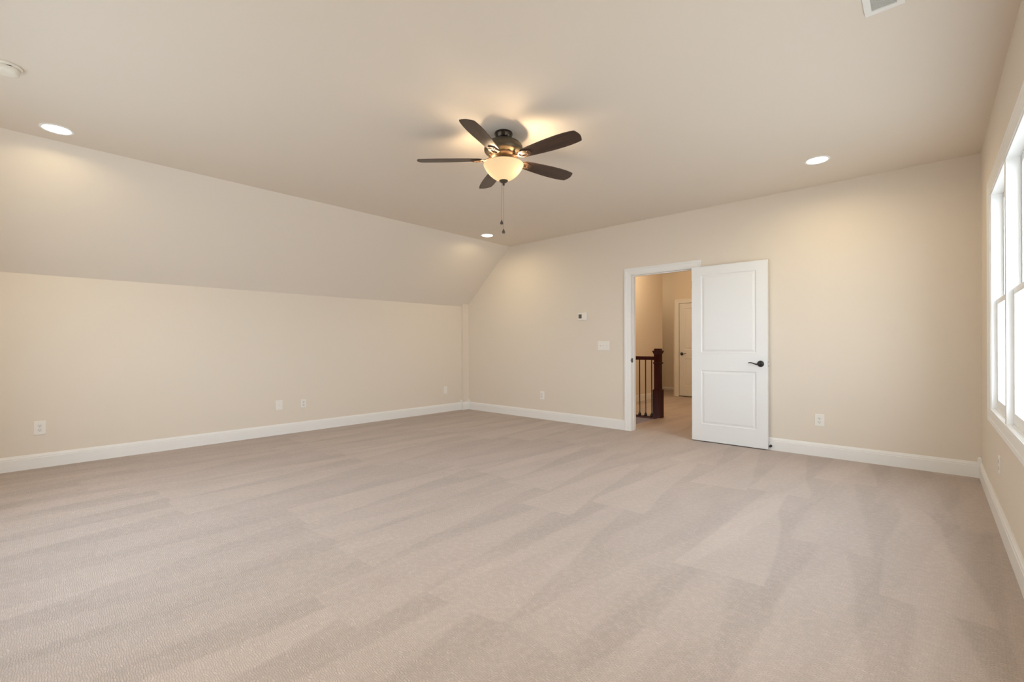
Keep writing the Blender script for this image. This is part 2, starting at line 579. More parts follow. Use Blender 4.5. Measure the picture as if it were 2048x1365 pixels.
def casing(bm, x0, x1, z1, plane, ndir, axis='Y', closed=False, z0=0.0, prof=CP):
    """mitred casing around an opening.  plane coordinate + ndir*t ; axis Y: wall normal is y"""
    def pt(a, b, t):
        return (a, plane + ndir * t, b) if axis == 'Y' else (plane + ndir * t, a, b)
    rows = []
    for d, t in prof:
        if closed:
            r = [(x0 - d, z0 - d), (x0 - d, z1 + d), (x1 + d, z1 + d), (x1 + d, z0 - d)]
        else:
            r = [(x0 - d, z0), (x0 - d, z1 + d), (x1 + d, z1 + d), (x1 + d, z0)]
        rows.append([bm.verts.new(pt(a, b, t)) for a, b in r])
    n = 4 if closed else 3
    for A, B in zip(rows, rows[1:] + rows[:1]):
        for i in range(n):
            j = (i + 1) % 4
            bm.faces.new((A[i], A[j], B[j], B[i]))
    if not closed:
        bm.faces.new([r[0] for r in rows]); bm.faces.new([r[3] for r in rows])


bm = bmesh.new()
casing(bm, DX0 - 0.006, DX1 + 0.006, DZ + 0.006, YF, -1)
structure('trim_4', bm, M_TRIM)
bm = bmesh.new()
casing(bm, DX0 - 0.006, DX1 + 0.006, DZ + 0.006, YF + 0.12, 1)
structure('trim_5', bm, M_TRIM)
# jamb lining with stop bead
jr = empty('trim_6', (0, 0, 0), kind='structure')
bm = bmesh.new()
box(bm, DX0 - 0.012, DX0, YF - 0.002, YF + 0.122, 0, DZ + 0.012)
box(bm, DX0, DX0 + 0.010, YF + 0.045, YF + 0.08, 0, DZ)
link('door_jamb', bm, M_TRIM, jr)
bm = bmesh.new()
box(bm, DX1, DX1 + 0.012, YF - 0.002, YF + 0.122, 0, DZ + 0.012)
box(bm, DX1 - 0.010, DX1, YF + 0.045, YF + 0.08, 0, DZ)
link('door_jamb', bm, M_TRIM, jr)
bm = bmesh.new()
box(bm, DX0, DX1, YF - 0.002, YF + 0.122, DZ, DZ + 0.012)
box(bm, DX0 + 0.010, DX1 - 0.010, YF + 0.045, YF + 0.08, DZ - 0.010, DZ)
link('door_head', bm, M_TRIM, jr)
# strike plate on the left jamb
bm = bmesh.new()
pl = [(0.004 * 0, -0.028), (0.038, -0.028), (0.038, 0.028), (0.0, 0.028), (0.0, 0.012), (0.018, 0.012), (0.018, -0.012), (0.0, -0.012)]
prism(bm, pl, lambda u, v, t: (t, YF + 0.001 + u, 0.927 + v), DX0 - 0.001, DX0 + 0.0025)
box(bm, DX0 - 0.006, DX0 + 0.0035, YF - 0.004, YF + 0.003, 0.914, 0.940)
link('strike_plate', bm, M_BLACK, jr)

# ------------------------------------------------------------------ panelled door leaf builder


def panel_door(parent, w, h, th, panels, name='door_leaf', m=None):
    """leaf in local coords: x 0..w, y 0..th (front face at y=0 facing -y), z 0..h. moulded panels on both faces"""
    bm = bmesh.new()
    xs = sorted({0, w} | {p[0] for p in panels} | {p[1] for p in panels})
    zs = sorted({0, h} | {p[2] for p in panels} | {p[3] for p in panels})
    prof = [(0.0, 0.0), (0.006, 0.0055), (0.012, 0.0070), (0.020, 0.0062), (0.034, 0.0022), (0.040, 0.0016)]
    for side in (0, 1):
        yy = (lambda d: d) if side == 0 else (lambda d: th - d)
        for i in range(len(xs) - 1):
            for j in range(len(zs) - 1):
                cx = (xs[i] + xs[i + 1]) / 2; cz = (zs[j] + zs[j + 1]) / 2
                if any(p[0] < cx < p[1] and p[2] < cz < p[3] for p in panels):
                    continue
                bm.faces.new([bm.verts.new((x, yy(0), z)) for x, z in ((xs[i], zs[j]), (xs[i + 1], zs[j]), (xs[i + 1], zs[j + 1]), (xs[i], zs[j + 1]))])
        for p in panels:
            prev = None
            for d, dep in prof:
                r = [bm.verts.new((x, yy(dep), z)) for x, z in ((p[0] + d, p[2] + d), (p[1] - d, p[2] + d), (p[1] - d, p[3] - d), (p[0] + d, p[3] - d))]
                if prev:
                    for a in range(4):
                        bb = (a + 1) % 4
                        bm.faces.new((prev[a], prev[bb], r[bb], r[a]))
                prev = r
            bm.faces.new(prev)
    for a, b in (((0, 0), (w, 0)), ((0, h), (w, h))):
        bm.faces.new([bm.verts.new(q) for q in ((a[0], 0, a[1]), (b[0], 0, b[1]), (b[0], th, b[1]), (a[0], th, a[1]))])
    for x in (0, w):
        bm.faces.new([bm.verts.new(q) for q in ((x, 0, 0), (x, 0, h), (x, th, h), (x, th, 0))])
    bmesh.ops.remove_doubles(bm, verts=bm.verts[:], dist=1e-5)
    return link(name, bm, m or M_DOOR, parent)


def lever(parent, x, z, y, sgn, ydir, name='door_lever'):
    """rosette + wave lever. sgn: direction of the lever along x ; ydir: outward direction"""
    bm = bmesh.new()
    seg = 40
    prof = [(0.0, 0.0), (0.033, 0.0), (0.034, 0.004), (0.031, 0.010), (0.024, 0.014), (0.013, 0.017), (0.012, 0.045), (0.0, 0.047)]
    rings = []
    for r, d in prof:
        if r == 0:
            rings.append([bm.verts.new((x, y + ydir * d, z))])
        else:
            rings.append([bm.verts.new((x + r * math.cos(2 * PI * i / seg), y + ydir * d, z + r * math.sin(2 * PI * i / seg))) for i in range(seg)])
    for a, b in zip(rings[:-1], rings[1:]):
        for i in range(seg):
            j = (i + 1) % seg
            if len(a) == 1:
                bm.faces.new((a[0], b[i], b[j]))
            elif len(b) == 1:
                bm.faces.new((a[i], b[0], a[j]))
            else:
                bm.faces.new((a[i], b[i], b[j], a[j]))
    pts, rad = [], []
    for k in range(17):
        t = k / 16
        px = x + sgn * 0.115 * t
        pz = z + 0.0 - 0.006 * math.sin(t * 2 * PI * 0.95) * (1 if t < 0.55 else 1.1) + 0.006 * t
        pts.append((px, y + ydir * (0.043 - 0.006 * t), pz)); rad.append(0.0085 * (1 - 0.62 * t) + 0.0008)
    tube(bm, pts, rad, 12)
    return link(name, bm, M_BLACK, parent, smooth=True)


# bedroom door, swung fully open against the far wall
DW, DH, DT = 0.806, 2.030, 0.035
DXH = -2.090
d1 = empty('door_1', (DXH, YF - 0.066, 0.012), kind='structure', label='white two-panel door swung fully open against the far wall', cat='door')
leaf = panel_door(d1, DW, DH, DT, [(0.108, DW - 0.112, 1.028, 1.930), (0.108, DW - 0.112, 0.195, 0.822)])
lever(d1, DW - 0.067, 0.912, 0.0, -1, -1)
lever(d1, DW - 0.067, 0.912, DT, -1, 1)['label'] = 'black lever on the wall side of the door'
bm = bmesh.new()
box(bm, DW - 0.0005, DW + 0.0015, 0.006, 0.029, 0.882, 0.940)
link('latch_plate', bm, M_STEEL, d1)
bm = bmesh.new()
box(bm, DW + 0.001, DW + 0.011, 0.010, 0.024, 0.900, 0.922, 0.003)
link('latch_bolt', bm, M_STEEL, d1)
for hz in (0.19, 1.02, 1.83):
    bm = bmesh.new()
    lathe(bm, [(0, hz - 0.048), (0.005, hz - 0.046), (0.006, hz - 0.044), (0.006, hz + 0.044), (0.005, hz + 0.046), (0, hz + 0.048)], -0.004, DT + 0.004, 16)
    box(bm, -0.004, -0.0005, DT - 0.03, DT + 0.004, hz - 0.044, hz + 0.044)
    link('hinge', bm, M_BLACK, d1, smooth=True)

# door stop on the baseboard behind the free edge
bm = bmesh.new()
seg = 20


def ycyl(bm, x, z, prof, seg=20):
    rings = []
    for r, y in prof:
        if r == 0:
            rings.append([bm.verts.new((x, y, z))])
        else:
            rings.append([bm.verts.new((x + r * math.cos(2 * PI * i / seg), y, z + r * math.sin(2 * PI * i / seg))) for i in range(seg)])
    for a, b in zip(rings[:-1], rings[1:]):
        for i in range(seg):
            j = (i + 1) % seg
            if len(a) == 1:
                bm.faces.new((a[0], b[i], b[j]))
            elif len(b) == 1:
                bm.faces.new((a[i], b[0], a[j]))
            else:
                bm.faces.new((a[i], b[i], b[j], a[j]))


ds = empty('door_stop', (-1.266, YF - 0.016, 0.045), 'small black door stop on the baseboard beside the open door', 'door stop')
ycyl(bm, 0, 0, [(0, 0.0), (0.013, 0.0), (0.013, -0.004), (0.006, -0.008), (0.005, -0.026)])
link('stop_stem', bm, M_BLACK, ds, smooth=True)
bm = bmesh.new()
ycyl(bm, 0, 0, [(0.005, -0.024), (0.0115, -0.026), (0.012, -0.036), (0.009, -0.040), (0, -0.041)])
link('rubber_tip', bm, M_GAP, ds, smooth=True)

# ------------------------------------------------------------------ windows in the right wall
SY = 0.045


def window_unit(n, ya, yb, back=False):
    w = empty('window_%d' % n, (XR, (ya + yb) / 2, WZ0), kind='structure')
    if back:      # the same unit, turned for the added windows behind the camera
        w.location = ((ya + yb) / 2, YB, WZ0)
        w.rotation_euler = (0, 0, -PI / 2)
    oy, oz = (ya + yb) / 2, WZ0

    def L(x0, x1, y0, y1, z0, z1, bm, bv=0.0):
        box(bm, x0 - XR, x1 - XR, y0 - oy, y1 - oy, z0 - oz, z1 - oz, bv)
    # frame: jamb liners, head, sill
    bm = bmesh.new()
    f = 0.012
    L(XR - 0.001, XR + 0.12, ya, ya + f, WZ0 - 0.02, WZ1, bm)
    L(XR - 0.001, XR + 0.12, yb - f, yb, WZ0 - 0.02, WZ1, bm)
    L(XR - 0.001, XR + 0.12, ya + f, yb - f, WZ1 - f, WZ1, bm)
    L(XR + 0.02, XR + 0.12, ya + f, yb - f, WZ0 - 0.02, WZ0 + 0.008, bm)
    # parting beads
    for yy in (ya + f, yb - f - 0.008):
        L(XR + 0.052, XR + 0.056, yy, yy + 0.008, WZ0, WZ1 - f, bm)
        L(XR + 0.084, XR + 0.12, yy, yy + 0.008, WZ0, WZ1 - f, bm)
    link('window_frame', bm, M_VINYL, w)
    zm = 1.425
    # upper sash (outer track)
    y0, y1 = ya + f + 0.001, yb - f - 0.001

    def sash(nm, x0, x1, z0, z1, st, rb, rt):
        bm = bmesh.new()
        L(x0, x1, y0, y0 + st, z0, z1, bm, 0.002)
        L(x0, x1, y1 - st, y1, z0, z1, bm, 0.002)
        L(x0, x1, y0 + st - 0.002, y1 - st + 0.002, z0, z0 + rb, bm, 0.002)
        L(x0, x1, y0 + st - 0.002, y1 - st + 0.002, z1 - rt, z1, bm, 0.002)
        s = link(nm, bm, M_VINYL, w)
        bm = bmesh.new()
        xm = (x0 + x1) / 2
        L(xm - 0.002, xm + 0.002, y0 + st - 0.004, y1 - st + 0.004, z0 + rb - 0.004, z1 - rt + 0.004, bm)
        link('glass_pane', bm, M_GLASS, s)
        return s
    sash('upper_sash', XR + 0.058, XR + 0.083, zm - 0.016, WZ1 - f - 0.002, 0.036, 0.034, 0.040)
    ls = sash('lower_sash', XR + 0.027, XR + 0.051, WZ0 + 0.010, zm + 0.018, 0.040, 0.060, 0.036)


for i, (a, b) in enumerate(WIN):
    window_unit(i + 1, a, b)
for i, (a, b) in enumerate(FILL_WIN):
    window_unit(i + 1 + len(WIN), a, b, True)  # added light-giving windows, out of view
bm = bmesh.new()
casing(bm, FILL_WIN[0][0], FILL_WIN[-1][1], WZ1, YB, 1, z0=WZ0)
for k in range(len(FILL_WIN) - 1):
    box(bm, FILL_WIN[k][1] - 0.002, FILL_WIN[k + 1][0] + 0.002, YB - 0.002, YB + 0.010, WZ0, WZ1 + 0.002, 0.002)
box(bm, FILL_WIN[0][0] - CAS_W, FILL_WIN[-1][1] + CAS_W, YB - 0.02, YB + 0.026, WZ0 - 0.020, WZ0, 0.004)
structure('trim_30', bm, M_TRIM)  # casing of the added back windows
# casing around the whole set, mullion covers, stool and apron
WY0, WY1 = WIN[-1][0], WIN[0][1]
bm = bmesh.new()
WP = [(d, t * 0.85) for d, t in CP]


def window_casing():
    rows = []
    for d, t in WP:
        r = [(WY0 - d, WZ0 - d), (WY0 - d, WZ1 + d), (WY1 + d, WZ1 + d), (WY1 + d, WZ0 - d)]
        rows.append([bm.verts.new((XR - t, a, b)) for a, b in r])
    for A, B in zip(rows, rows[1:] + rows[:1]):
        for i in range(4):
            j = (i + 1) % 4
            bm.faces.new((A[i], A[j], B[j], B[i]))


window_casing()
structure('trim_7', bm, M_TRIM)
for k in range(len(WIN) - 1):
    a, b = WIN[k + 1][1], WIN[k][0]
    bm = bmesh.new()
    box(bm, XR - 0.002, XR + 0.004, a - 0.001, b + 0.001, WZ0, WZ1 + 0.002)
    structure('trim_%d' % (20 + k), bm, M_TRIM)
bm = bmesh.new()
box(bm, XR - 0.002, XR + 0.027, WY0, WY1, WZ0 - 0.020, WZ0 + 0.002)
structure('trim_10', bm, M_TRIM)

# ------------------------------------------------------------------ ceiling fan
FX, FY = -2.396, 2.546


def P0(z):
    return z - ZC


fan = empty('ceiling_fan', (FX, FY, ZC), 'bronze ceiling fan with five dark walnut blades and a lit amber glass bowl', 'ceiling fan')
bm = bmesh.new()
lathe(bm, [(0, P0(2.743)), (0.066, P0(2.743)), (0.069, P0(2.738)), (0.069, P0(2.728)), (0.066, P0(2.722)), (0.064, P0(2.715)), (0.058, P0(2.700)), (0.045, P0(2.686)), (0.030, P0(2.680)), (0.024, P0(2.678)), (0.024, P0(2.664)), (0, P0(2.664))])
link('canopy', bm, M_BRONZE, fan, smooth=True)
bm = bmesh.new()
lathe(bm, [(0, P0(2.682)), (0.060, P0(2.682)), (0.098, P0(2.674)), (0.122, P0(2.662)), (0.136, P0(2.647)), (0.140, P0(2.643)), (0.1385, P0(2.641)),
           (0.143, P0(2.638)), (0.147, P0(2.620)), (0.147, P0(2.606)), (0.141, P0(2.594)), (0.126, P0(2.582)), (0.108, P0(2.574)), (0.104, P0(2.571)), (0, P0(2.571))])
link('motor_housing', bm, M_BRONZE_H, fan, smooth=True)
bm = bmesh.new()
lathe(bm, [(0, P0(2.575)), (0.102, P0(2.575)), (0.106, P0(2.569)), (0.102, P0(2.561)), (0.090, P0(2.553)), (0.080, P0(2.551)), (0, P0(2.551))])
for i in range(15):   # cooling slots drawn as small raised ribs
    a = 2 * PI * i / 15
    cx, cy = 0.101 * math.cos(a), 0.101 * math.sin(a)
    tube(bm, [(0.107 * math.cos(a - 0.12), 0.107 * math.sin(a - 0.12), P0(2.570)), (0.1085 * math.cos(a), 0.1085 * math.sin(a), P0(2.570)), (0.107 * math.cos(a + 0.12), 0.107 * math.sin(a + 0.12), P0(2.570))], 0.0035, 6)
link('blade_ring', bm, M_COPPER, fan, smooth=True)
bm = bmesh.new()
lathe(bm, [(0, P0(2.553)), (0.052, P0(2.553)), (0.052, P0(2.528)), (0.060, P0(2.526)), (0.088, P0(2.516)), (0.100, P0(2.506)), (0.106, P0(2.500)), (0.104, P0(2.497)), (0, P0(2.497))])
link('light_fitter', bm, M_BRONZE_H, fan, smooth=True)

# glass bowl (open at the top)
BR, BT, BB_ = 0.150, 2.492, 2.378
prof = []
n = 18
outer = [(0.146, 2.502), (0.149, 2.504), (0.1515, 2.501), (0.152, 2.496), (0.149, 2.488), (0.1435, 2.479), (0.139, 2.469), (0.133, 2.459),
         (0.121, 2.443), (0.105, 2.425), (0.086, 2.408), (0.066, 2.394), (0.044, 2.384), (0.020, 2.378), (0.0, 2.377)]
bm = bmesh.new()
lathe(bm, [(r, P0(z)) for r, z in outer], seg=64)
link('glass_bowl', bm, M_BOWL, fan, smooth=True)
bm = bmesh.new()
lathe(bm, [(0, P0(2.388)), (0.030, P0(2.384)), (0.034, P0(2.378)), (0.030, P0(2.372)), (0.018, P0(2.364)), (0.009, P0(2.358)), (0.006, P0(2.354)), (0.010, P0(2.350)), (0.010, P0(2.346)), (0.005, P0(2.342)), (0, P0(2.341))], seg=32)
link('finial', bm, M_BRONZE_H, fan, smooth=True)

# blades
BZ = 2.541
half = [(0.165, 0.018), (0.172, 0.036), (0.190, 0.046), (0.25, 0.053), (0.33, 0.060), (0.42, 0.0655), (0.50, 0.067), (0.57, 0.0655), (0.625, 0.0605), (0.634, 0.057)]
tip = [(0.664, 0.004)]
outline = [(x, y) for x, y in half] + [(0.660, 0.020), (0.664, 0.004), (0.666, -0.010)] + [(x, -y) for x, y in reversed(half)]
half = [(0.165, 0.018), (0.172, 0.034), (0.190, 0.045), (0.25, 0.052), (0.33, 0.060), (0.42, 0.0665), (0.50, 0.0685), (0.56, 0.067), (0.61, 0.062), (0.642, 0.0555), (0.6465, 0.052)]
outline = half + [(0.655, 0.032), (0.660, 0.014), (0.662, 0.0), (0.660, -0.014), (0.655, -0.032)] + [(x, -y) for x, y in reversed(half)]
PITCH = math.radians(12.5)
blade_mesh = None
iron_mesh = None
for i in range(5):
    ang = 1.957 + PI + i * 2 * PI / 5
    if blade_mesh is None:
        bm = bmesh.new()
        fs = prism(bm, outline, lambda u, v, t: (u, v, t), -0.003, 0.003)
        bmesh.ops.rotate(bm, verts=bm.verts[:], cent=(0, 0, 0), matrix=Matrix.Rotation(-PITCH, 3, 'X'))
        b = link('fan_blade', bm, M_BLADE, fan)
        blade_mesh = b.data
        bv = None
    else:
        b = bpy.data.objects.new('fan_blade', blade_mesh); C.objects.link(b); b.parent = fan
    b.location = (0, 0, P0(BZ)); b.rotation_euler = (0, 0, ang)
    if iron_mesh is None:
        bm = bmesh.new()
        # arm from the ring out to the blade
        tube(bm, [(0.070, 0, 0.016), (0.100, 0, 0.014), (0.122, 0, 0.004), (0.140, 0, -0.004), (0.155, 0, -0.007)], [0.012, 0.012, 0.011, 0.010, 0.009], 10, 0.6)
        # open oval scroll under the blade root

        def oval(cx, rx, ry, rad, z):
            pts = [(cx + rx * math.cos(t * 2 * PI / 28), ry * math.sin(t * 2 * PI / 28), z) for t in range(29)]
            tube(bm, pts, rad, 8, 0.7)
        oval(0.185, 0.040, 0.027, 0.0062, -0.008)
        # end pad with slot
        k = 24
        pad = [(0.232 + 0.022 * math.cos(t * 2 * PI / k), 0.030 * math.sin(t * 2 * PI / k)) for t in range(k)]
        prism(bm, pad, lambda u, v, t: (u, v, t), -0.0095, -0.0035)
        # two curled side arms
        for s in (-1, 1):
            tube(bm, [(0.148, s * 0.004, -0.006), (0.160, s * 0.024, -0.007), (0.180, s * 0.036, -0.008), (0.205, s * 0.034, -0.008), (0.228, s * 0.022, -0.008)], [0.006, 0.0055, 0.005, 0.005, 0.006], 8, 0.7)
        # centre bar and screws
        for x, y in ((0.232, 0.016), (0.232, -0.016), (0.176, 0.0)):
            bmesh.ops.create_uvsphere(bm, u_segments=10, v_segments=6, radius=0.0045, matrix=Matrix.Translation((x, y, -0.0095)))
        # tilt the blade-side portion with the blade
        for v in bm.verts:
            f = min(1, max(0, (v.co.x - 0.12) / 0.05))
            a = -PITCH * f
            y, z = v.co.y, v.co.z
            v.co.y = y * math.cos(a) - z * math.sin(a); v.co.z = y * math.sin(a) + z * math.cos(a)
        ir = link('blade_iron', bm, M_COPPER, fan, smooth=True)
        iron_mesh = ir.data
    else:
        ir = bpy.data.objects.new('blade_iron', iron_mesh); C.objects.link(ir); ir.parent = fan
    ir.location = (0, 0, P0(BZ)); ir.rotation_euler = (0, 0, ang)

# pull chains with teardrop ends (hang just beside the finial)
rv = Vector((math.cos(yaw), math.sin(yaw), 0))
for off, ztop, zend in ((-0.0155, 2.358, 2.080), (-0.001, 2.342, 2.010)):
    p = rv * off
    if off == -0.001:
        p = p + Vector((-math.sin(yaw), math.cos(yaw), 0)) * -0.004
    bm = bmesh.new()
    tube(bm, [(p.x, p.y, P0(ztop)), (p.x, p.y, P0(zend))], 0.0011, 6)
    z = ztop
    while z > zend:
        bmesh.ops.create_uvsphere(bm, u_segments=6, v_segments=4, radius=0.0019, matrix=Matrix.Translation((p.x, p.y, P0(z))))
        z -= 0.009
    ch = link('pull_chain', bm, M_CHAIN, fan, smooth=True)
    bm = bmesh.new()
    lathe(bm, [(0, P0(zend + 0.004)), (0.003, P0(zend)), (0.005, P0(zend - 0.006)), (0.0115, P0(zend - 0.019)), (0.0125, P0(zend - 0.025)), (0.010, P0(zend - 0.031)), (0, P0(zend - 0.034))], p.x, p.y, 20)
    link('chain_drop', bm, M_DROP if off < -0.01 else M_BRONZE_H, ch, smooth=True)
# two bulbs inside the bowl
for s, pw in ((1, 19), (-1, 18)):
    q = Vector((FX, FY, 2.478 if s > 0 else 2.486)) + rv * (0.085 * s) + Vector((math.sin(yaw), -math.cos(yaw), 0)) * (0.025 * s)
    point_light('fan_bulb_light', q, pw, (1.0, 0.74, 0.46), 0.030)

# ------------------------------------------------------------------ recessed ceiling lights
can_labels = [((-4.803, 0.257), 'round lit recessed downlight in the ceiling near the smoke detector'),
              ((-0.727, 4.772), 'round lit recessed downlight in the ceiling nearest the window wall'),
              ((-0.727, 0.257), 'unseen recessed downlight added above the camera on the window side, outside the picture'),
              ((-4.800, 4.748), 'round lit recessed downlight in the far left ceiling corner beyond the fan')]


def make_can(x, y, label):
    r = empty('recessed_light', (x, y, ZC), label, 'ceiling light', 'recessed downlights in the flat ceiling')
    bm = bmesh.new()
    lathe(bm, [(0.078, 0.002), (0.078, -0.003), (0.084, -0.006), (0.092, -0.0055), (0.097, -0.002), (0.097, 0.002)], seg=48)
    link('trim_ring', bm, M_VINYL, r, smooth=True)
    bm = bmesh.new()
    lathe(bm, [(0.0, -0.0050), (0.05, -0.0045), (0.072, -0.0030), (0.0785, -0.0005)], seg=48)
    link('light_lens', bm, M_LAMP, r, smooth=True)
    return r


for (x, y), lb in can_labels:
    make_can(x, y, lb)  # the one above the camera is added to brighten the window side
    area_light('recessed_lamp', (x, y, ZC - 0.012), (0, 0, 0), 0.14, 0.14, CAN_POWER * (1.9 if 'outside' in lb else 1.0 if 'smoke' in lb else 0.75), WARM, 'DISK', spread=165)

# ------------------------------------------------------------------ smoke detector
sm = empty('smoke_detector', (-3.930, 0.0, ZC), 'round cream smoke detector on the ceiling at the left edge', 'smoke detector')
bm = bmesh.new()
lathe(bm, [(0, 0), (0.070, 0), (0.072, -0.004), (0.071, -0.010), (0.066, -0.013), (0.056, -0.014), (0, -0.014)], seg=48)
link('mounting_base', bm, M_SMOKE, sm, smooth=True)
bm = bmesh.new()
lathe(bm, [(0, -0.0135), (0.055, -0.0135), (0.055, -0.016), (0.0575, -0.018), (0.058, -0.032), (0.055, -0.042), (0.048, -0.047), (0.020, -0.048), (0, -0.048)], seg=48)
link('detector_cover', bm, M_SMOKE, sm, smooth=True)
bm = bmesh.new()
box(bm, 0.0535, 0.0562, 0.006, 0.024, -0.0165, -0.0140)
link('sensor_slot', bm, M_GAP, sm)

# ------------------------------------------------------------------ ceiling air register
vt = empty('air_vent', (-0.158, 2.672, ZC), 'white slatted air vent in the ceiling at the upper right', 'air vent')
bm = bmesh.new()
VW, VL = 0.0745, 0.176
iw, il = 0.047, 0.147
for (x0, x1, y0, y1) in ((-VW, -iw, -VL, VL), (iw, VW, -VL, VL), (-iw, iw, -VL, -il), (-iw, iw, il, VL)):
    box(bm, x0, x1, y0, y1, -0.006, 0.0)
link('vent_frame', bm, M_VENT, vt)
bm = bmesh.new()
y = -il + 0.005
while y < il:
    prism(bm, [(y - 0.0035, -0.0045), (y - 0.0025, -0.0050), (y + 0.0040, 0.0), (y + 0.0030, 0.0005)], lambda u, v, t: (t, u, v), -iw - 0.001, iw + 0.001)
    y += 0.0095
link('vent_slats', bm, M_VENT, vt)
bm = bmesh.new()
box(bm, -iw, iw, -il, il, -0.0008, -0.0002)
link('vent_backing', bm, mat('vent_backing_metal', (0.70, 0.70, 0.68), 0.6), vt)  # plain light grey sheet behind the slats

# ------------------------------------------------------------------ wall plates


def plate(parent, w, h, t=0.006):
    bm = bmesh.new()
    A = [bm.verts.new((x, -0.0, z)) for x, z in ((-w / 2, -h / 2), (w / 2, -h / 2), (w / 2, h / 2), (-w / 2, h / 2))]
    B = [bm.verts.new((x, -t * 0.55, z)) for x, z in ((-w / 2, -h / 2), (w / 2, -h / 2), (w / 2, h / 2), (-w / 2, h / 2))]
    i = 0.005
    D = [bm.verts.new((x, -t, z)) for x, z in ((-w / 2 + i, -h / 2 + i), (w / 2 - i, -h / 2 + i), (w / 2 - i, h / 2 - i), (-w / 2 + i, h / 2 - i))]
    bm.faces.new(A); bm.faces.new(D)
    for P, Q in ((A, B), (B, D)):
        for k in range(4):
            j = (k + 1) % 4
            bm.faces.new((P[k], P[j], Q[j], Q[k]))
    return link('cover_plate', bm, M_PLATE, parent)


def duplex(loc, rotz, label, w=0.080, h=0.127):
    r = empty('power_outlet', loc, label, 'power outlet', rotz=rotz, group='wall outlet plates above the baseboard')
    pl_ = plate(r, w, h)
    for s in (-1, 1):
        bm = bmesh.new()
        k = 28
        poly = []
        for q in range(k):
            a = 2 * PI * q / k
            x, z = 0.0175 * math.cos(a), 0.0175 * math.sin(a)
            z = max(-0.0135, min(0.0135, z))
            poly.append((x, z + s * 0.0195))
        prism(bm, poly, lambda u, v, t: (u, t, v), -0.0055, -0.0078)
        f = link('socket', bm, M_PLATE2, r)
        bm = bmesh.new()
        cz = s * 0.0195
        box(bm, -0.0075, -0.0050, -0.0083, -0.0070, cz - 0.001, cz + 0.0075)
        box(bm, 0.0050, 0.0075, -0.0083, -0.0070, cz - 0.0, cz + 0.0065)
        ycyl(bm, 0, cz - 0.0085, [(0, -0.0083), (0.0030, -0.0083), (0.0030, -0.0070)], 12)
        link('socket_slots', bm, M_SLOT, f)
    bm = bmesh.new()
    ycyl(bm, 0, 0, [(0, -0.0070), (0.003, -0.0068), (0.0035, -0.0058)], 14)
    link('screw', bm, M_PLATE2, r)
    return r


def blank(loc, rotz, label, w=0.080, h=0.127, jack=True):
    r = empty('cable_plate', loc, label, 'wall plate', rotz=rotz, group='wall outlet plates above the baseboard')
    plate(r, w, h)
    if jack:
        bm = bmesh.new()
        ycyl(bm, 0, 0.0, [(0.006, -0.0055), (0.006, -0.009), (0.0045, -0.009), (0.0045, -0.013), (0.0015, -0.013), (0, -0.0125)], 16)
        link('cable_jack', bm, M_PLATE2, r, smooth=True)
    for z in (-0.042, 0.042):
        bm = bmesh.new()
        ycyl(bm, 0, z, [(0, -0.0070), (0.003, -0.0068), (0.0035, -0.0058)], 14)
        link('screw', bm, M_PLATE2, r)
    return r


RL, RF_, RR_ = PI / 2, 0.0, -PI / 2          # plate faces: local -y outwards -> +x, -y, -x
duplex((XL, 0.214, 0.370), RL, 'cream duplex outlet on the left wall, nearest the left edge', 0.082, 0.128)
blank((XL, 2.333, 0.374), RL, 'cream cable plate on the left wall, left of its paired outlet', 0.088, 0.124)
duplex((XL, 2.641, 0.369), RL, 'small cream outlet on the left wall, right of the cable plate', 0.070, 0.112)
blank((XL, 5.040, 0.371), RL, 'plain cream plate on the left wall close to the far corner', 0.078, 0.124, jack=False)
duplex((-4.404, YF, 0.360), RF_, 'cream outlet on the far wall below the thermostat, left of the doorway', 0.080, 0.124)
duplex((-0.830, YF, 0.365), RF_, 'cream duplex outlet on the far wall right of the open door', 0.084, 0.124)
duplex((XR, 4.160, 0.378), RR_, 'cream outlet on the window wall beneath the windows', 0.078, 0.110)

# switch plate, three gangs
sw = empty('light_switch', (-3.326, YF, 1.120), 'wide cream three-gang switch plate left of the doorway', 'light switch')
plate(sw, 0.180, 0.127)
for x in (-0.046, 0.0, 0.046):
    bm = bmesh.new()
    box(bm, x - 0.0045, x + 0.0045, -0.0068, -0.0055, -0.011, 0.011)
    up = 1 if x < 0.02 else -1
    prism(bm, [(-0.006, -0.004), (-0.006, 0.004), (-0.017, up * 0.010 + 0.003), (-0.017, up * 0.010 - 0.003)], lambda u, v, t: (t, u, v), x - 0.0035, x + 0.0035)
    link('toggle', bm, M_PLATE2, sw)
# thermostat
th = empty('thermostat', (-3.662, YF, 1.537), 'small white thermostat with a dark square display', 'thermostat')
bm = bmesh.new()
box(bm, -0.072, 0.072, -0.024, 0.0, -0.052, 0.052, 0.004)
link('thermostat_body', bm, M_PLATE, th)
bm = bmesh.new()
box(bm, 0.012, 0.072, -0.030, -0.022, -0.054, 0.056, 0.004)
link('thermostat_cover', bm, M_PLATE, th)
bm = bmesh.new()
box(bm, -0.058, -0.006, -0.0252, -0.0238, -0.026, 0.032)
link('display', bm, M_SCREEN, th)

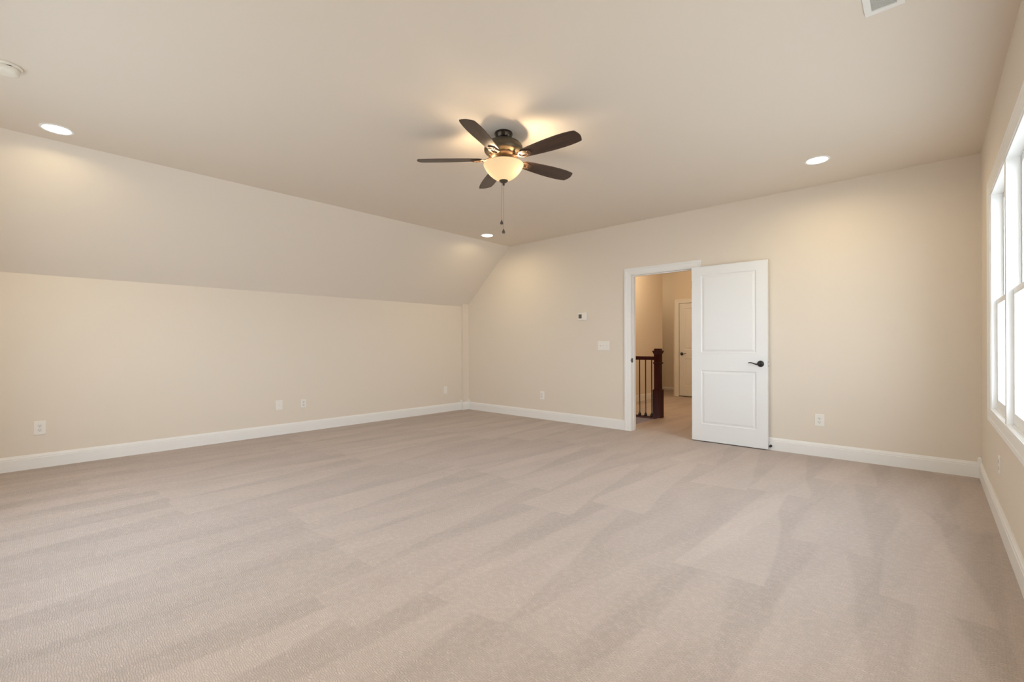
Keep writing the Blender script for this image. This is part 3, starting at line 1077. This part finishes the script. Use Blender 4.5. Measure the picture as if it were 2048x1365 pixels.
# ------------------------------------------------------------------ hallway beyond the door
ZH = 3.10
HX, HY0, HY1 = -4.336, YF + 0.12, 9.67
DWY = 10.0            # wall with the hall door
HBX = -4.226          # outside corner beside the hall door
HBY = 11.35
WX, WY = -3.110, 6.790       # stairwell edges
HRX = -1.00
bm = bmesh.new()
box(bm, WX, HRX, YF + 0.06, DWY, -0.15, 0.0)
box(bm, -6.2, WX, WY, DWY, -0.15, 0.0)
box(bm, -6.2, HBX, DWY, HBY, -0.15, 0.0)
structure('floor_hall', bm, M_CARPET)
bm = bmesh.new(); box(bm, -6.3, HRX + 0.1, HY0, HBY + 0.1, ZH, ZH + 0.1)
box(bm, -6.3, HRX + 0.1, HY0 - 0.12, HY0, ZC, ZH + 0.1)
structure('ceiling_hall', bm, M_CEIL)
bm = bmesh.new(); box(bm, HX - 0.1, HX, HY0, HY1, -1.6, ZH)
structure('wall_hall_left', bm, M_WALL)
bm = bmesh.new(); box(bm, HRX, HRX + 0.1, HY0, DWY, -0.2, ZH)
structure('wall_hall_right', bm, M_WALL)
bm = bmesh.new()
HDX0, HDX1, HDZ = -4.108, -3.345, 2.052
grid_wall(bm, lambda u, v, t: (u, t, v), [HBX, HDX0 - 0.01, HDX1 + 0.01, HRX + 0.1], [-0.02, HDZ + 0.01, ZH], [(HDX0 - 0.01, HDX1 + 0.01, -0.02, HDZ + 0.01)], DWY, DWY + 0.12)
box(bm, HBX, HBX + 0.1, DWY + 0.12, HBY, 0.0, ZH)
structure('wall_hall_far', bm, M_WALL)
bm = bmesh.new(); box(bm, -6.3, HBX + 0.1, HBY, HBY + 0.1, 0.0, ZH)
box(bm, -6.3, -6.2, HY1 - 0.1, HBY, 0, ZH)
box(bm, -6.2, HX - 0.1, HY1 - 0.1, HY1, 0, ZH)
structure('wall_hall_back', bm, M_WALL)
baseboard('baseboard_hall_left', (HX, WY), (HX, HY1), (1, 0))
baseboard('baseboard_hall_back', (-6.2, HBY), (HBX, HBY), (0, -1), 0.45)
bm = bmesh.new()
casing(bm, HDX0, HDX1, HDZ, DWY, -1)
structure('trim_12', bm, M_TRIM)
bm = bmesh.new()
box(bm, HDX0 - 0.010, HDX0, DWY - 0.002, DWY + 0.12, 0, HDZ + 0.01)
box(bm, HDX1, HDX1 + 0.010, DWY - 0.002, DWY + 0.12, 0, HDZ + 0.01)
box(bm, HDX0, HDX1, DWY - 0.002, DWY + 0.12, HDZ, HDZ + 0.01)
box(bm, HDX0, HDX0 + 0.012, DWY + 0.058, DWY + 0.09, 0, HDZ)
box(bm, HDX1 - 0.012, HDX1, DWY + 0.058, DWY + 0.09, 0, HDZ)
box(bm, HDX0, HDX1, DWY + 0.09, DWY + 0.12, -0.02, HDZ)
box(bm, HDX0, HDX1, DWY - 0.002, DWY + 0.12, -0.02, 0.014)
structure('trim_13', bm, M_TRIM)
bm = bmesh.new()
box(bm, HDX0 - 0.02, HDX1 + 0.02, DWY - 0.008, DWY - 0.0025, 0, 0.012)  # dark strip standing in for the shaded gap below the door sill
structure('trim_16', bm, M_GAP)
d2 = empty('door_2', (HDX0 + 0.006, DWY + 0.020, 0.020), kind='structure', label='white two-panel door closed at the end of the hallway', cat='door')
HW = HDX1 - HDX0 - 0.012
panel_door(d2, HW, 2.026, 0.035, [(0.108, HW - 0.108, 1.01, 1.915), (0.108, HW - 0.108, 0.22, 0.815)])
lever(d2, 0.052, 0.915, 0.0, 1, -1)
bm = bmesh.new()
box(bm, -0.012, HW + 0.012, -0.0, 0.003, -0.010, -0.002)
box(bm, -0.005, -0.001, 0.006, 0.01, 0.0, 2.028)
box(bm, -0.005, HW + 0.005, 0.006, 0.01, 2.0275, 2.031)
link('door_gap', bm, M_GAP, d2)

# stair flight going down to the left beside the railing
st = bmesh.new()
for k in range(1, 6):
    box(st, WX - 0.26 * k, WX - 0.26 * (k - 1), HY0, WY, -1.6, -0.185 * k)
structure('floor_stairs', st, M_CARPET)
bm = bmesh.new()
box(bm, HX, WX, WY - 0.012, WY, -1.6, -0.020)
structure('trim_14', bm, mat('stair_skirt_wood', (0.16, 0.08, 0.04), 0.5))
bm = bmesh.new()
box(bm, HX, -3.215, WY - 0.020, WY + 0.09, -0.020, 0.006, 0.004)
structure('trim_15', bm, M_CHERRY)

# railing with newel post
NX, NY, NS = -3.145, 6.852, 0.0625
rl = empty('stair_railing', (NX, NY, 0), 'dark cherry newel post and handrail with black iron balusters in the hallway', 'stair railing')
bm = bmesh.new()


def sq(bm, prof, cx=0, cy=0):
    rings = [[bm.verts.new((cx + sx * h, cy + sy * h, z)) for sx, sy in ((-1, -1), (1, -1), (1, 1), (-1, 1))] for h, z in prof]
    for a, b in zip(rings[:-1], rings[1:]):
        for i in range(4):
            j = (i + 1) % 4
            bm.faces.new((a[i], a[j], b[j], b[i]))
    bm.faces.new(rings[0]); bm.faces.new(rings[-1])


sq(bm, [(NS, -0.14), (NS, 0.425), (NS - 0.003, 0.433), (0.049, 0.440), (0.047, 0.445), (0.047, 0.832), (0.050, 0.835), (0.059, 0.850), (0.060, 0.857), (0.047, 0.860),
        (0.047, 0.985), (0.052, 0.995), (0.062, 1.022), (0.066, 1.030), (0.066, 1.040), (0.047, 1.044), (0.045, 1.066), (0.040, 1.074)])
link('newel_post', bm, M_CHERRY, rl)
bm = bmesh.new()
rp = [(-0.030, 0.895), (0.030, 0.895), (0.030, 0.915), (0.034, 0.925), (0.031, 0.942), (0.018, 0.951), (-0.018, 0.951), (-0.031, 0.942), (-0.034, 0.925), (-0.030, 0.915)]
prism(bm, rp, lambda u, v, t: (t, u, v), HX - NX + 0.002, -0.046)
link('handrail', bm, M_CHERRY, rl)
for k in range(11):
    x = -0.106 - 0.1025 * k
    if x < HX - NX + 0.05:
        break
    bm = bmesh.new()
    box(bm, x - 0.0068, x + 0.0068, -0.0068, 0.0068, 0.005, 0.897)
    bl = link('baluster', bm, M_BLACK, rl)
    bm = bmesh.new()
    lathe(bm, [(0.0, 0.006), (0.021, 0.006), (0.023, 0.012), (0.023, 0.026), (0.019, 0.038), (0.012, 0.050), (0.009, 0.062), (0.0, 0.062)], x, 0, 20)
    link('baluster_shoe', bm, M_BLACK, bl, smooth=True)
